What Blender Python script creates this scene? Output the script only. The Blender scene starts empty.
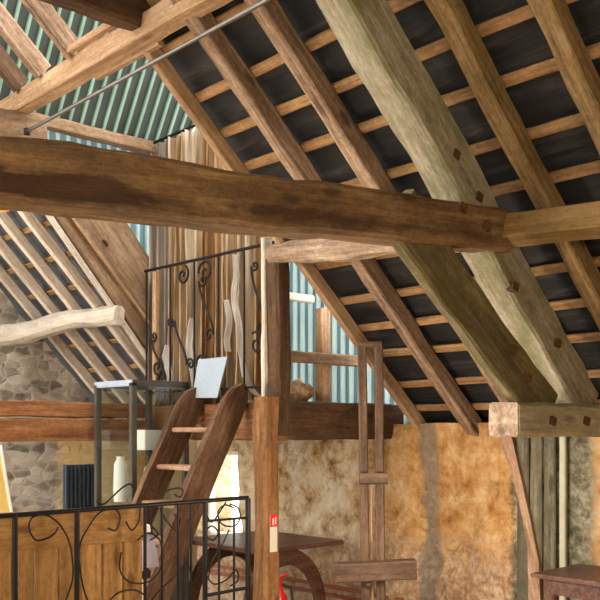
import bpy, bmesh, math, random
from mathutils import Vector, Matrix, noise
random.seed(7)
sc = bpy.context.scene
col = sc.collection

# ------------------------------------------------------------------ survey
# World axes: X towards the long stone wall, Y along the barn, Z up, metres.  Eye at (0, 0, 1.6).
EYE = Vector((0, 0, 1.6)); FPX = 905.0; HOR = 430.0
FW = Vector((.674, .738, 0)).normalized(); RT = Vector((FW.y, -FW.x, 0))
def sight(px, py): return FW + RT * ((px - 300) / FPX) + Vector((0, 0, (HOR - py) / FPX))
def onX(px, py, x): d = sight(px, py); return EYE + d * (x / d.x)
def onY(px, py, y): d = sight(px, py); return EYE + d * (y / d.y)
ROOF_T = .90
def roof_z(x): return 1.62 + ROOF_T * (5.3 - x)          # line of the common rafters, right slope
FAR_T = 1.05
def far_z(x): return 2.18 + FAR_T * (4.2 - x)            # far bay rafters

# ------------------------------------------------------------------ materials
def lin(h):
    r = [int(h[i:i+2], 16) / 255 for i in (0, 2, 4)]
    return tuple(c / 12.92 if c <= .04045 else ((c + .055) / 1.055) ** 2.4 for c in r) + (1,)
class NT:
    def __init__(s, name):
        s.m = bpy.data.materials.new(name); s.m.use_nodes = True
        s.t = s.m.node_tree; s.b = s.t.nodes['Principled BSDF']; s.out = s.t.nodes['Material Output']
    def n(s, typ, **kw):
        o = s.t.nodes.new(typ)
        for k, v in kw.items():
            if k.startswith('i_'): o.inputs[k[2:].replace('_', ' ')].default_value = v
            else: setattr(o, k, v)
        return o
    def l(s, a, b): s.t.links.new(a, b)
    def ramp(s, fac, stops, interp='LINEAR'):
        r = s.n('ShaderNodeValToRGB'); cr = r.color_ramp; cr.interpolation = interp
        while len(cr.elements) < len(stops): cr.elements.new(.5)
        for e, (p, c) in zip(cr.elements, stops): e.position = p; e.color = c if isinstance(c, tuple) else lin(c)
        s.l(fac, r.inputs['Fac']); return r.outputs['Color']
    def mix(s, fac, a, b, mode='MIX'):
        m = s.n('ShaderNodeMix', data_type='RGBA', blend_type=mode)
        for sock, v in ((m.inputs['Factor'], fac), (m.inputs['A'], a), (m.inputs['B'], b)):
            if hasattr(v, 'links'): s.l(v, sock)
            else: sock.default_value = v if isinstance(v, (float, int)) else lin(v) if isinstance(v, str) else v
        return m.outputs['Result']
    def math(s, op, a, b=0.0):
        m = s.n('ShaderNodeMath', operation=op)
        for i, v in enumerate((a, b)):
            if hasattr(v, 'links'): s.l(v, m.inputs[i])
            else: m.inputs[i].default_value = v
        return m.outputs[0]
    def coords(s, scale, rnd=True):
        tc = s.n('ShaderNodeTexCoord'); mp = s.n('ShaderNodeMapping'); mp.inputs['Scale'].default_value = scale
        s.l(tc.outputs['Object'], mp.inputs['Vector'])
        if not rnd: return mp.outputs[0]
        oi = s.n('ShaderNodeObjectInfo'); k = s.math('MULTIPLY', oi.outputs['Random'], 40.0)
        cb = s.n('ShaderNodeCombineXYZ'); s.l(k, cb.inputs[0]); s.l(k, cb.inputs[1]); s.l(k, cb.inputs[2])
        ad = s.n('ShaderNodeVectorMath', operation='ADD'); s.l(mp.outputs[0], ad.inputs[0]); s.l(cb.outputs[0], ad.inputs[1])
        return ad.outputs[0]
    def noise(s, vec, scale=1.0, detail=6, rough=.6, dist=0.0):
        n = s.n('ShaderNodeTexNoise'); n.inputs['Scale'].default_value = scale; n.inputs['Detail'].default_value = detail
        n.inputs['Roughness'].default_value = rough; n.inputs['Distortion'].default_value = dist
        s.l(vec, n.inputs['Vector']); return n.outputs['Fac']
    def bump(s, h, strength=.3, dist=.01):
        b = s.n('ShaderNodeBump'); b.inputs['Strength'].default_value = strength; b.inputs['Distance'].default_value = dist
        s.l(h, b.inputs['Height']); s.l(b.outputs[0], s.b.inputs['Normal'])

def wood(name, dark, mid, light, rough=.75, grain=1.0, knots=True, stain=None, vary=.25, bump=.35):
    """sawn or hewn timber, grain along local X"""
    m = NT(name)
    v = m.coords((1.6 * grain, 30 * grain, 30 * grain)); v2 = m.coords((1.5, 4.5, 4.5)); v3 = m.coords((9, 120, 120)); v4 = m.coords((26, 42, 42))
    g = m.noise(v, 1, 8, .68, .25); big = m.noise(v2, 1.6, 4, .55); fine = m.noise(v3, 1, 3, .6); spk = m.noise(v4, 1, 5, .75)
    f = m.math('ADD', m.math('MULTIPLY', g, .45), m.math('ADD', m.math('MULTIPLY', big, .28), m.math('MULTIPLY', spk, .28)))
    c = m.ramp(f, [(.37, dark), (.505, mid), (.63, light)])
    c = m.mix(m.ramp(fine, [(.42, (.0, .0, .0, 1)), (.62, (.35, .35, .35, 1))]), c, m.mix(.5, c, dark))
    if stain:
        s = m.noise(m.coords((2.2, 5, 5)), 1.2, 7, .65)
        c = m.mix(m.ramp(s, [(.47, (0, 0, 0, 1)), (.62, (.85, .85, .85, 1))]), c, stain)
    if knots:
        vo = m.n('ShaderNodeTexVoronoi'); vo.inputs['Scale'].default_value = 1; m.l(m.coords((2.2, 6, 6)), vo.inputs['Vector'])
        c = m.mix(m.ramp(vo.outputs['Distance'], [(.09, (.8, .8, .8, 1)), (.17, (0, 0, 0, 1))]), c, dark)
    oi = m.n('ShaderNodeObjectInfo')
    k = m.math('ADD', m.math('MULTIPLY', oi.outputs['Random'], vary), 1 - vary / 2)
    cb = m.n('ShaderNodeCombineColor')
    for i in range(3): m.l(k, cb.inputs[i])
    c = m.mix(1.0, c, cb.outputs[0], 'MULTIPLY')
    m.l(c, m.b.inputs['Base Color']); m.b.inputs['Roughness'].default_value = rough
    m.b.inputs['Specular IOR Level'].default_value = .25
    m.bump(m.math('ADD', g, m.math('MULTIPLY', spk, .8)), bump, .016)
    return m.m
def plain(name, c, rough=.6, metal=0.0, mottle=.15, scale=9, spec=.4, bump=0.0):
    m = NT(name); n = m.noise(m.coords((1, 1, 1)), scale, 5, .6)
    base = lin(c); d = tuple(x * (1 - mottle) for x in base[:3]) + (1,); u = tuple(min(1, x * (1 + mottle)) for x in base[:3]) + (1,)
    m.l(m.ramp(n, [(.3, d), (.7, u)]), m.b.inputs['Base Color'])
    m.b.inputs['Roughness'].default_value = rough; m.b.inputs['Metallic'].default_value = metal
    m.b.inputs['Specular IOR Level'].default_value = spec
    if bump: m.bump(n, bump, .01)
    return m.m
def translucent(name, stops, scale, amt, rough=.8, spec=.2):
    m = NT(name); n = m.noise(m.coords(scale), 1, 6, .6, .4)
    c = m.ramp(n, stops); m.l(c, m.b.inputs['Base Color']); m.b.inputs['Roughness'].default_value = rough
    m.b.inputs['Specular IOR Level'].default_value = spec
    tr = m.n('ShaderNodeBsdfTranslucent'); m.l(c, tr.inputs['Color'])
    mx = m.n('ShaderNodeMixShader'); mx.inputs[0].default_value = amt
    m.l(m.b.outputs[0], mx.inputs[1]); m.l(tr.outputs[0], mx.inputs[2]); m.l(mx.outputs[0], m.out.inputs['Surface'])
    return m.m
def glass_mat(name, tint='e8f0ee', refl=.10):
    m = NT(name); t = m.n('ShaderNodeBsdfTransparent'); t.inputs[0].default_value = lin(tint)
    g = m.n('ShaderNodeBsdfGlossy'); g.inputs['Roughness'].default_value = .04
    mx = m.n('ShaderNodeMixShader'); mx.inputs[0].default_value = refl
    m.l(t.outputs[0], mx.inputs[1]); m.l(g.outputs[0], mx.inputs[2]); m.l(mx.outputs[0], m.out.inputs['Surface']); return m.m

M = {}
M['rafter'] = wood('rafter_wood', '46362a', '8d7158', 'b9a189', vary=.2)
M['rafter_near'] = wood('rafter_near_wood', '42321f', '7f6540', 'a48a62', vary=.2)
M['pale_pine'] = wood('pale_pine', '725740', 'a38261', 'c8aa86', vary=.12)
M['batten'] = wood('batten_wood', '5f4328', '94704a', 'bd9468', knots=False, vary=.3)
M['old_oak'] = wood('old_oak', '35261a', '6b4a2c', '8d6a44', vary=.15, bump=.6)
M['principal'] = wood('weathered_principal', '5e5742', '9a9078', 'bcb3a0', stain='6f6c45', vary=0, bump=.6)
M['brace'] = wood('sawn_brace', '433a26', '6f6243', '8d8060', stain='575028', vary=0, bump=.5)
M['side_purlin'] = wood('side_purlin_wood', '4d3c22', '7d6238', '9c7a4c', vary=.1)
M['grey_beam'] = wood('grey_beam', '74674f', 'ada083', 'cbc0a8', stain='918a70', vary=0, bump=.6)
M['wall_board'] = wood('weathered_wall_board', '3f392c', '6f6650', '8f866f', stain='55503c', vary=.3, bump=.6)
M['pink_log'] = wood('pale_log', '65503f', 'a48a72', 'cbb8a3', vary=0, bump=.6)
M['far_rafter'] = wood('far_rafter_wood', 'a08d7b', 'd2c2b0', 'ece3d8', knots=False, vary=.12)
M['white_timber'] = wood('whitened_timber', '998b78', 'beb3a4', 'd8cfc3', vary=0)
M['brown_board'] = wood('brown_board', '54412f', '80664c', 'a48b70', vary=.1)
M['orange_beam'] = wood('orange_beam', '55351f', '8a5c38', 'ab7f56', vary=.1)
M['dark_beam'] = wood('dark_beam', '2c2017', '4f3824', '6d5036', vary=.1)
M['post'] = wood('post_oak', '4d321c', '835a34', 'a37b50', vary=.1, bump=.6)
M['ladder'] = wood('ladder_oak', '33241a', '5f4430', '86684d', vary=.1)
M['tread'] = wood('tread_wood', '664a36', '9c785c', 'c2a289', vary=.1)
M['counter'] = wood('counter_pine', '674823', '9c7240', 'bd9258', vary=.2)
M['table'] = wood('table_mahogany', '35221a', '5e4033', '7c5a4a', rough=.4, knots=False, vary=.05, bump=.1)
M['easel'] = wood('easel_wood', '35261c', '5a4434', '7d6350', knots=False, vary=.05, bump=.15)
M['peg'] = wood('peg_oak', '2e1f12', '5a3d20', '7a5730', vary=.3)
M['iron'] = plain('black_iron', '1d1a19', .5, .6)
M['steel'] = plain('tie_rod_steel', '77726c', .45, .8)
M['case_metal'] = plain('grey_metal_frame', '59564f', .4, .5)
M['case_top'] = plain('silver_blue_case_top', 'a9b7c6', .35, .3)
M['glass'] = glass_mat('clear_glass', 'f7faf9', .06)
M['paper'] = plain('blue_white_board', '98a4ae', .6, mottle=.08, scale=30)
M['cream'] = plain('cream_paint', 'e3d5ae', .6, mottle=.06)
M['yellow'] = plain('yellow_board', 'e8d07a', .6, mottle=.1)
M['white'] = plain('white_paint', 'ece7df', .55, mottle=.05)
M['lilac'] = plain('lilac_cloth', '9a919f', .8)
M['red'] = plain('red_enamel', 'c0181c', .3, mottle=.05)
M['black'] = plain('black_plastic', '1c1a1a', .5)
M['slate_blue'] = plain('dark_blue_panel', '3a4654', .5)
M['copper'] = plain('copper_pipe', 'a4644a', .4, .3)
M['signwhite'] = plain('sign_white', 'bdb4a2', .5, mottle=.03)
M['pale_strip'] = plain('pale_strip', 'aaa68a', .6)
M['curtain'] = translucent('tan_curtain', [(.34, '8a6b4a'), (.5, 'bc9f7b'), (.66, 'e2d2b8')], (15, 15, .8), .3)  # vertical banding in all four curtain cloths paints fold light and shade
M['curtain_grey'] = translucent('grey_curtain', [(.3, '6f655c'), (.5, '98897a'), (.72, 'c4b7a6')], (15, 15, .8), .2)
M['curtain_brown'] = translucent('brown_curtain', [(.34, '70502f'), (.52, 'a67f54'), (.68, 'd2b58c')], (15, 15, .8), .3)
M['curtain_cream'] = translucent('cream_curtain', [(.34, '8a7256'), (.5, 'c3af92'), (.66, 'e6dccb')], (15, 15, .8), .3)
M['white_cloth'] = translucent('white_lining', [(.3, 'b9b0a4'), (.7, 'e6e0d8')], (10, 10, 2), .4)
M['pale_sheet'] = translucent('pale_blue_green_sheet', [(.3, '8aa6aa'), (.7, 'adc3c4')], (2, 2, 1), .4)

def ribbed_sheet(name, va, vb, ra, rb, amt):
    """corrugated sheet: lit ribs and shaded valleys painted into the colour (local Y is the relief)"""
    m = NT(name)
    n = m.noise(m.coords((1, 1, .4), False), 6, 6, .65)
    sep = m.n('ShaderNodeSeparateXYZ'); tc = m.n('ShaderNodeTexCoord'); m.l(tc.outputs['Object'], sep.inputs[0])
    rib = m.ramp(m.math('ADD', sep.outputs['Y'], .5), [(.503, (0, 0, 0, 1)), (.512, (1, 1, 1, 1))])  # mask for painted relief light: pale on the crests, dark in the valleys
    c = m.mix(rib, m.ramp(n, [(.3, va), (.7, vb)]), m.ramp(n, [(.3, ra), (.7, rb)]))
    m.l(c, m.b.inputs['Base Color']); m.b.inputs['Roughness'].default_value = .55
    tr = m.n('ShaderNodeBsdfTranslucent'); m.l(c, tr.inputs['Color'])
    mx = m.n('ShaderNodeMixShader'); mx.inputs[0].default_value = amt
    m.l(m.b.outputs[0], mx.inputs[1]); m.l(tr.outputs[0], mx.inputs[2]); m.l(mx.outputs[0], m.out.inputs['Surface'])
    return m.m
M['green_sheet'] = ribbed_sheet('green_sheet_painted_rib_light', '2b332e', '414b45', '6c8c7c', '90ad9e', .07)
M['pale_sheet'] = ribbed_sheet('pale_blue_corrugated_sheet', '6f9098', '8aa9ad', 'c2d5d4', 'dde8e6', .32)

def wane_wood():
    """tie timber with a dark waney hollow along its lower edge"""
    base = wood('tie_oak', '463322', '7a5d3e', '9c7d56', vary=0, bump=.7)
    t = base.node_tree; b = t.nodes['Principled BSDF']; old = b.inputs['Base Color'].links[0].from_socket
    m = NT.__new__(NT); m.m, m.t, m.b = base, t, b
    v = m.coords((1.6, 5, 5), False); n = m.noise(v, 1.3, 6, .6)
    tc = m.n('ShaderNodeTexCoord'); sp = m.n('ShaderNodeSeparateXYZ'); m.l(tc.outputs['Object'], sp.inputs[0])
    x, z = sp.outputs['X'], sp.outputs['Z']
    band = m.math('SUBTRACT', 1.0, m.math('MULTIPLY', m.math('ABSOLUTE', m.math('ADD', z, .045)), 16.0))
    fall = m.ramp(m.math('MULTIPLY', x, .25), [(.40, (1, 1, 1, 1)), (.62, (.35, .35, .35, 1))])
    f = m.math('ADD', band, m.math('MULTIPLY', m.math('SUBTRACT', n, .49), 5.0))
    f = m.math('MULTIPLY', f, fall)
    c = m.mix(m.ramp(f, [(.25, (0, 0, 0, 1)), (.5, (.9, .9, .9, 1))]), old, m.ramp(n, [(.35, '2b1b12'), (.65, '4a3222')]))
    m.l(c, b.inputs['Base Color']); return base
M['tie_oak'] = wane_wood()

def slate_mat():
    m = NT('dark_roof_felt'); v = m.coords((1, 1, 1), False)
    n = m.noise(m.coords((2.5, 1, 9), False), 1.6, 6, .65, .5)
    c = m.ramp(n, [(.35, '080706'), (.52, '141211'), (.68, '3a3531')])
    m.l(c, m.b.inputs['Base Color']); m.b.inputs['Roughness'].default_value = .7; m.bump(n, .6, .03); return m.m
M['felt'] = slate_mat()
def far_slate():
    m = NT('blue_grey_slates'); n = m.noise(m.coords((4, 4, 4), False), 1.5, 5)
    m.l(m.ramp(n, [(.3, '3d4046'), (.7, '6c7078')]), m.b.inputs['Base Color']); m.b.inputs['Roughness'].default_value = .6; return m.m
M['far_slate'] = far_slate()

def plaster_wall():
    m = NT('lime_plaster_over_rubble'); v = m.coords((1, 1, 1), False)
    big = m.noise(v, 1.1, 5, .6, .5); med = m.noise(v, 3.8, 10, .74, .1); fine = m.noise(v, 17, 6, .7)
    tc = m.n('ShaderNodeTexCoord'); sp = m.n('ShaderNodeSeparateXYZ'); m.l(tc.outputs['Object'], sp.inputs[0])
    y, z = sp.outputs['Y'], sp.outputs['Z']
    warm = m.ramp(med, [(.34, '754a26'), (.43, 'b07c45'), (.54, 'd0a26a'), (.66, 'e2c79e')])
    pale = m.ramp(med, [(.34, '6d4f30'), (.42, 'be9868'), (.50, 'e0c8a2'), (.64, 'f2e8d6')])
    yy = m.math('ADD', y, m.math('MULTIPLY', m.math('SUBTRACT', big, .5), 1.2))
    c = m.mix(m.ramp(m.math('MULTIPLY', yy, .1), [(.455, (0, 0, 0, 1)), (.515, (1, 1, 1, 1))]), warm, pale)
    zz = m.math('ADD', z, m.math('MULTIPLY', m.math('SUBTRACT', med, .5), .9))   # bare rubble low down
    low = m.ramp(fine, [(.3, '6f5138'), (.48, 'bd9a78'), (.66, 'e4d4be')])
    c = m.mix(m.ramp(zz, [(.62, (.65, .65, .65, 1)), (.85, (0, 0, 0, 1))]), c, low)
    # grey cement run
    d = m.math('ABSOLUTE', m.math('ADD', m.math('SUBTRACT', y, 4.33), m.math('MULTIPLY', m.math('SUBTRACT', med, .5), .25)))
    c = m.mix(m.ramp(d, [(.05, (.8, .8, .8, 1)), (.085, (0, 0, 0, 1))]), c, m.ramp(fine, [(.3, '6f6354'), (.7, '9c9080')]))
    # lichen-grey pier beside the truss
    gr = m.ramp(m.math('ADD', m.math('MULTIPLY', med, .5), m.math('MULTIPLY', fine, .5)), [(.38, '2e2a20'), (.49, '6c6650'), (.62, 'a79f88')])
    y3 = m.math('ADD', y, m.math('MULTIPLY', m.math('SUBTRACT', med, .5), .35))
    c = m.mix(m.ramp(m.math('MULTIPLY', y3, .1), [(.298, (0, 0, 0, 1)), (.303, (1, 1, 1, 1)), (.358, (1, 1, 1, 1)), (.362, (0, 0, 0, 1))]), c, gr)
    dk = m.noise(v, 6, 8, .72, .2)
    c = m.mix(m.ramp(dk, [(.57, (0, 0, 0, 1)), (.70, (.7, .7, .7, 1))]), c, '6b4f38')
    wv = m.n('ShaderNodeTexNoise'); wv.inputs['Scale'].default_value = 4; wv.inputs['Detail'].default_value = 5; m.l(v, wv.inputs['Vector'])
    wa = m.n('ShaderNodeVectorMath', operation='MULTIPLY_ADD'); m.l(wv.outputs['Color'], wa.inputs[0]); wa.inputs[1].default_value = (.5, .5, .5); m.l(v, wa.inputs[2])
    vo = m.n('ShaderNodeTexVoronoi', feature='DISTANCE_TO_EDGE'); vo.inputs['Scale'].default_value = 3.6; m.l(wa.outputs[0], vo.inputs['Vector'])
    joint = m.ramp(vo.outputs['Distance'], [(.0, (1, 1, 1, 1)), (.07, (0, 0, 0, 1))])
    where = m.ramp(m.noise(v, 2.3, 4, .6), [(.47, (0, 0, 0, 1)), (.62, (.32, .32, .32, 1))])
    c = m.mix(m.math('MULTIPLY', joint, where), c, '6a4c33')
    m.l(c, m.b.inputs['Base Color']); m.b.inputs['Roughness'].default_value = .9; m.b.inputs['Specular IOR Level'].default_value = .15
    hgt = m.math('SUBTRACT', m.math('ADD', med, m.math('MULTIPLY', fine, .5)), m.math('MULTIPLY', m.math('MULTIPLY', joint, where), .8))
    m.bump(hgt, .9, .05); return m.m
M['plaster'] = plaster_wall()
def stone_wall():
    m = NT('grey_rubble_stone'); v = m.coords((5.2, 5.2, 10.5), False)
    vo = m.n('ShaderNodeTexVoronoi', feature='DISTANCE_TO_EDGE'); vo.inputs['Scale'].default_value = 1.2
    vc = m.n('ShaderNodeTexVoronoi'); vc.inputs['Scale'].default_value = 1.2; n = m.noise(m.coords((1, 1, 1), False), 9, 7, .7)
    wv = m.n('ShaderNodeTexNoise'); wv.inputs['Scale'].default_value = 5; wv.inputs['Detail'].default_value = 4; tcw = m.n('ShaderNodeTexCoord'); m.l(tcw.outputs['Object'], wv.inputs['Vector'])
    wa = m.n('ShaderNodeVectorMath', operation='MULTIPLY_ADD'); m.l(wv.outputs['Color'], wa.inputs[0]); wa.inputs[1].default_value = (1.1, 1.1, 1.1); m.l(v, wa.inputs[2]); m.l(wa.outputs[0], vo.inputs['Vector']); m.l(wa.outputs[0], vc.inputs['Vector'])
    sp = m.n('ShaderNodeSeparateColor'); m.l(vc.outputs['Color'], sp.inputs[0])
    f = m.math('ADD', m.math('MULTIPLY', sp.outputs[0], .45), m.math('MULTIPLY', n, .55))
    st = m.ramp(f, [(.2, '544c43'), (.42, '8c8377'), (.55, 'a69c8f'), (.8, 'c6bdb0')])
    c = m.mix(m.ramp(vo.outputs['Distance'], [(.02, (.5, .5, .5, 1)), (.2, (0, 0, 0, 1))]), st, 'b9b2a6')
    tc = m.n('ShaderNodeTexCoord'); s2 = m.n('ShaderNodeSeparateXYZ'); m.l(tc.outputs['Object'], s2.inputs[0])
    xx = m.math('ADD', s2.outputs['X'], m.math('MULTIPLY', m.math('SUBTRACT', n, .5), .3))
    pm = m.math('MULTIPLY', m.ramp(m.math('MULTIPLY', xx, .1), [(.408, (0, 0, 0, 1)), (.416, (1, 1, 1, 1))]),
                m.ramp(m.math('MULTIPLY', s2.outputs['Z'], .1), [(.15, (1, 1, 1, 1)), (.165, (0, 0, 0, 1))]))
    c = m.mix(pm, c, m.ramp(n, [(.3, 'b99a68'), (.7, 'd9c08e')]))
    m.l(c, m.b.inputs['Base Color']); m.b.inputs['Roughness'].default_value = .9
    m.bump(m.math('ADD', m.math('MINIMUM', vo.outputs['Distance'], .15), m.math('MULTIPLY', n, .1)), .8, .05); return m.m
M['stone'] = stone_wall()
M['floor'] = plain('pale_flagstones', 'b8a88e', .7, mottle=.25, scale=3)
M['ground'] = plain('pale_gravel_ground', 'd6d2c8', .9, mottle=.2, scale=3)
M['roof_plain'] = plain('roof_lining', '3a332c', .9)
M['shade_limewash'] = plain('added_shade_wall_limewash', '9b8a70', .9, mottle=.2, scale=3)
def lamp_mat():
    m = NT('glowing_orange_shade'); m.b.inputs['Base Color'].default_value = lin('f08a10')
    m.b.inputs['Emission Color'].default_value = lin('ff8a08'); m.b.inputs['Emission Strength'].default_value = .45; return m.m
M['lamp'] = lamp_mat()

# ------------------------------------------------------------------ builders
def tag(o, label=None, cat=None, group=None, kind=None):
    if label: o['label'] = label
    if cat: o['category'] = cat
    if group: o['group'] = group
    if kind: o['kind'] = kind
    return o
def link(name, bm, mat, parent=None, mw=None, sharp=.6):
    bmesh.ops.recalc_face_normals(bm, faces=bm.faces[:])
    me = bpy.data.meshes.new(name); bm.to_mesh(me); bm.free()
    if mat: me.materials.append(M[mat] if isinstance(mat, str) else mat)
    for p in me.polygons: p.use_smooth = True
    me.set_sharp_from_angle(angle=sharp)
    o = bpy.data.objects.new(name, me); col.objects.link(o)
    mw = mw or Matrix.Identity(4)
    if parent:
        o.parent = parent; o.matrix_basis = world_of(parent).inverted() @ mw
    else: o.matrix_basis = mw
    return o
def world_of(o): return o.matrix_basis if not o.parent else world_of(o.parent) @ o.matrix_basis
def thing(name, label, cat, loc, group=None):
    o = bpy.data.objects.new(name, None); col.objects.link(o); o.location = loc; o.matrix_basis = Matrix.Translation(loc)
    o.empty_display_size = .1
    return tag(o, label, cat, group, 'thing')
def frame_of(p0, p1, up):
    x = (p1 - p0).normalized(); y = Vector(up).cross(x).normalized(); z = x.cross(y)
    return Matrix(((x.x, y.x, z.x, p0.x), (x.y, y.y, z.y, p0.y), (x.z, y.z, z.z, p0.z), (0, 0, 0, 1)))
def beam_bm(L, w, h, ch=.008, rough=.0, taper=1.0, bow=0.0, bowy=0.0, seg=None, seed=0.0, wob=0.0, hfun=None):
    """chamfered bar along local X (0..L), width w on Y, depth h on Z"""
    bm = bmesh.new(); n = seg or (max(2, int(L / .12)) if rough or bow or bowy or wob or hfun else 1); rings = []
    for i in range(n + 1):
        u = i / n; s = 1 + (taper - 1) * u; a, b = w / 2 * s, h / 2 * s
        if hfun: b *= hfun(u)
        off_z = bow * 4 * u * (1 - u); off_y = bowy * 4 * u * (1 - u)
        if wob:
            off_z += wob * noise.noise(Vector((u * L * 1.3 + seed, 3.1, 0))); off_y += wob * noise.noise(Vector((u * L * 1.3 + seed, 9.7, 0)))
        c = min(ch, a * .9, b * .9)
        pts = [(a, -b + c), (a, 0), (a, b - c), (a - c, b), (0, b), (-a + c, b), (-a, b - c), (-a, 0), (-a, -b + c), (-a + c, -b), (0, -b), (a - c, -b)]
        ring = []
        for (y, z) in pts:
            p = Vector((u * L, y + off_y, z + off_z))
            if rough:
                q = Vector((u * L * 5 + seed * 7, y * 9 + seed, z * 9)); p.y += rough * noise.noise(q); p.z += rough * noise.noise(q + Vector((17, 5, 3)))
            ring.append(bm.verts.new(p))
        rings.append(ring)
    for r0, r1 in zip(rings, rings[1:]):
        for k in range(12): bm.faces.new((r0[k], r0[(k + 1) % 12], r1[(k + 1) % 12], r1[k]))
    bm.faces.new(rings[0]); bm.faces.new(rings[-1]); return bm
_seed = [0.0]
def beam(name, p0, p1, w, h, mat, label=None, cat=None, group=None, up=(0, 0, 1), parent=None, **kw):
    p0, p1 = Vector(p0), Vector(p1); _seed[0] += 3.7
    o = link(name, beam_bm((p1 - p0).length, w, h, seed=_seed[0], **kw), mat, parent, frame_of(p0, p1, up))
    if not parent: tag(o, label, cat, group, 'thing')
    return o
def add_box(bm, lo, hi, bev=.004):
    r = bmesh.ops.create_cube(bm, size=1); vs = r['verts']; lo, hi = Vector(lo), Vector(hi)
    for v in vs: v.co = Vector([(lo[i] + hi[i]) / 2 + v.co[i] * (hi[i] - lo[i]) for i in range(3)])
    es = list({e for v in vs for e in v.link_edges})
    if bev: bmesh.ops.bevel(bm, geom=es, offset=bev, segments=2, affect='EDGES', clamp_overlap=True)
def box(name, lo, hi, mat, parent=None, bev=.004):
    bm = bmesh.new(); lo, hi = Vector(lo), Vector(hi); c = (lo + hi) / 2
    add_box(bm, lo - c, hi - c, bev); return link(name, bm, mat, parent, Matrix.Translation(c))
def tube_bm(pts, r, n=8, closed=False, bm=None):
    bm = bm or bmesh.new(); pts = [Vector(p) for p in pts]; rings = []; prev = None
    rr = r if isinstance(r, (list, tuple)) else [r] * len(pts)
    for i, p in enumerate(pts):
        t = (pts[min(i + 1, len(pts) - 1)] - pts[max(i - 1, 0)])
        t = t.normalized() if t.length > 1e-9 else Vector((0, 0, 1))
        ref = prev if prev is not None else (Vector((0, 0, 1)) if abs(t.z) < .9 else Vector((1, 0, 0)))
        a = (ref - t * ref.dot(t)).normalized(); b = t.cross(a); prev = a
        rings.append([bm.verts.new(p + (a * math.cos(2 * math.pi * k / n) + b * math.sin(2 * math.pi * k / n)) * rr[i]) for k in range(n)])
    for r0, r1 in zip(rings, rings[1:]):
        for k in range(n): bm.faces.new((r0[k], r0[(k + 1) % n], r1[(k + 1) % n], r1[k]))
    bm.faces.new(rings[0]); bm.faces.new(rings[-1]); return bm
def tube(name, pts, r, mat, parent=None, n=8):
    o0 = Vector(pts[0]); return link(name, tube_bm([Vector(p) - o0 for p in pts], r, n), mat, parent, Matrix.Translation(o0), sharp=1.2)
def lathe(name, prof, at, mat, parent=None, n=28):
    bm = bmesh.new(); rings = []
    for r, z in prof: rings.append([bm.verts.new((r * math.cos(2 * math.pi * k / n), r * math.sin(2 * math.pi * k / n), z)) for k in range(n)])
    for r0, r1 in zip(rings, rings[1:]):
        for k in range(n): bm.faces.new((r0[k], r0[(k + 1) % n], r1[(k + 1) % n], r1[k]))
    bm.faces.new(rings[0]); bm.faces.new(rings[-1]); return link(name, bm, mat, parent, Matrix.Translation(Vector(at)), sharp=.9)
def prism(name, poly, thick, mat, parent=None, grain=None):
    """solid slab: poly = coplanar 3D points, thick = offset vector"""
    o0 = Vector(poly[0]); bm = bmesh.new(); a = [bm.verts.new(Vector(p) - o0) for p in poly]; b = [bm.verts.new(Vector(p) - o0 + Vector(thick)) for p in poly]
    bm.faces.new(a); bm.faces.new(b[::-1]); n = len(a)
    for k in range(n): bm.faces.new((a[k], a[(k + 1) % n], b[(k + 1) % n], b[k]))
    mw = Matrix.Translation(o0)
    if grain is not None:                      # turn the local X axis along the grain
        fr = frame_of(o0, o0 + Vector(grain), thick); bmesh.ops.transform(bm, matrix=fr.inverted() @ mw, verts=bm.verts); mw = fr
    return link(name, bm, mat, parent, mw)
def peg(parent, at, axis, s=.046):
    """square oak peg standing a little proud of its timber"""
    at = Vector(at); a = Vector(axis).normalized()
    return beam('peg', at - a * .03, at + a * .014, s, s, 'peg', parent=parent, up=(.3, 0, .95), ch=.004)
def struct(o): return tag(o, kind='structure')

# ------------------------------------------------------------------ room shell
def quad(name, pts, mat, thick):
    return struct(prism(name, pts, thick, mat))
quad('floor', [(-3.6, -2.6, 0), (5.9, -2.6, 0), (5.9, 8.4, 0), (-3.6, 8.4, 0)], 'floor', (0, 0, -.1))
quad('ground', [(-40, -40, -.12), (40, -40, -.12), (40, 40, -.12), (-40, 40, -.12)], 'ground', (0, 0, -.1))
nrm = Vector((ROOF_T, 0, 1)).normalized()
def roof_pt(x, y, off): return Vector((x, y, roof_z(x))) + nrm * off
# dark felt over the battens of the right slope, sagging a little between them
bm = bmesh.new(); nx, ny = 66, 56; g = []
for i in range(nx + 1):
    x = 5.75 - i / nx * 6.1
    for j in range(ny + 1):
        y = -2.5 + j / ny * 7.12
        p = roof_pt(x, y, .115 + .03 * noise.noise(Vector((x * 4, y * 2.2, 0))))
        g.append(bm.verts.new(p))
for i in range(nx):
    for j in range(ny):
        a = i * (ny + 1) + j; bm.faces.new((g[a], g[a + 1], g[a + ny + 2], g[a + ny + 1]))
r = bmesh.ops.extrude_face_region(bm, geom=bm.faces[:])
for v in [e for e in r['geom'] if isinstance(e, bmesh.types.BMVert)]: v.co += nrm * .05
struct(link('ceiling', bm, 'felt'))
quad('ceiling', [(0, -2.5, 6.45), (-4.2, -2.5, 3.2), (-4.2, 4.5, 3.2), (0, 4.5, 6.45)], 'roof_plain', (0, 0, .1))
quad('shade_wall_left', [(-4.2, -2.6, 0), (-4.2, 1.0, 0), (-4.2, 1.0, 3.25), (-4.2, -2.6, 3.25)], 'shade_limewash', (-.1, 0, 0))  # unseen wall, added to cut light on the near faces of the rafters
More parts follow.
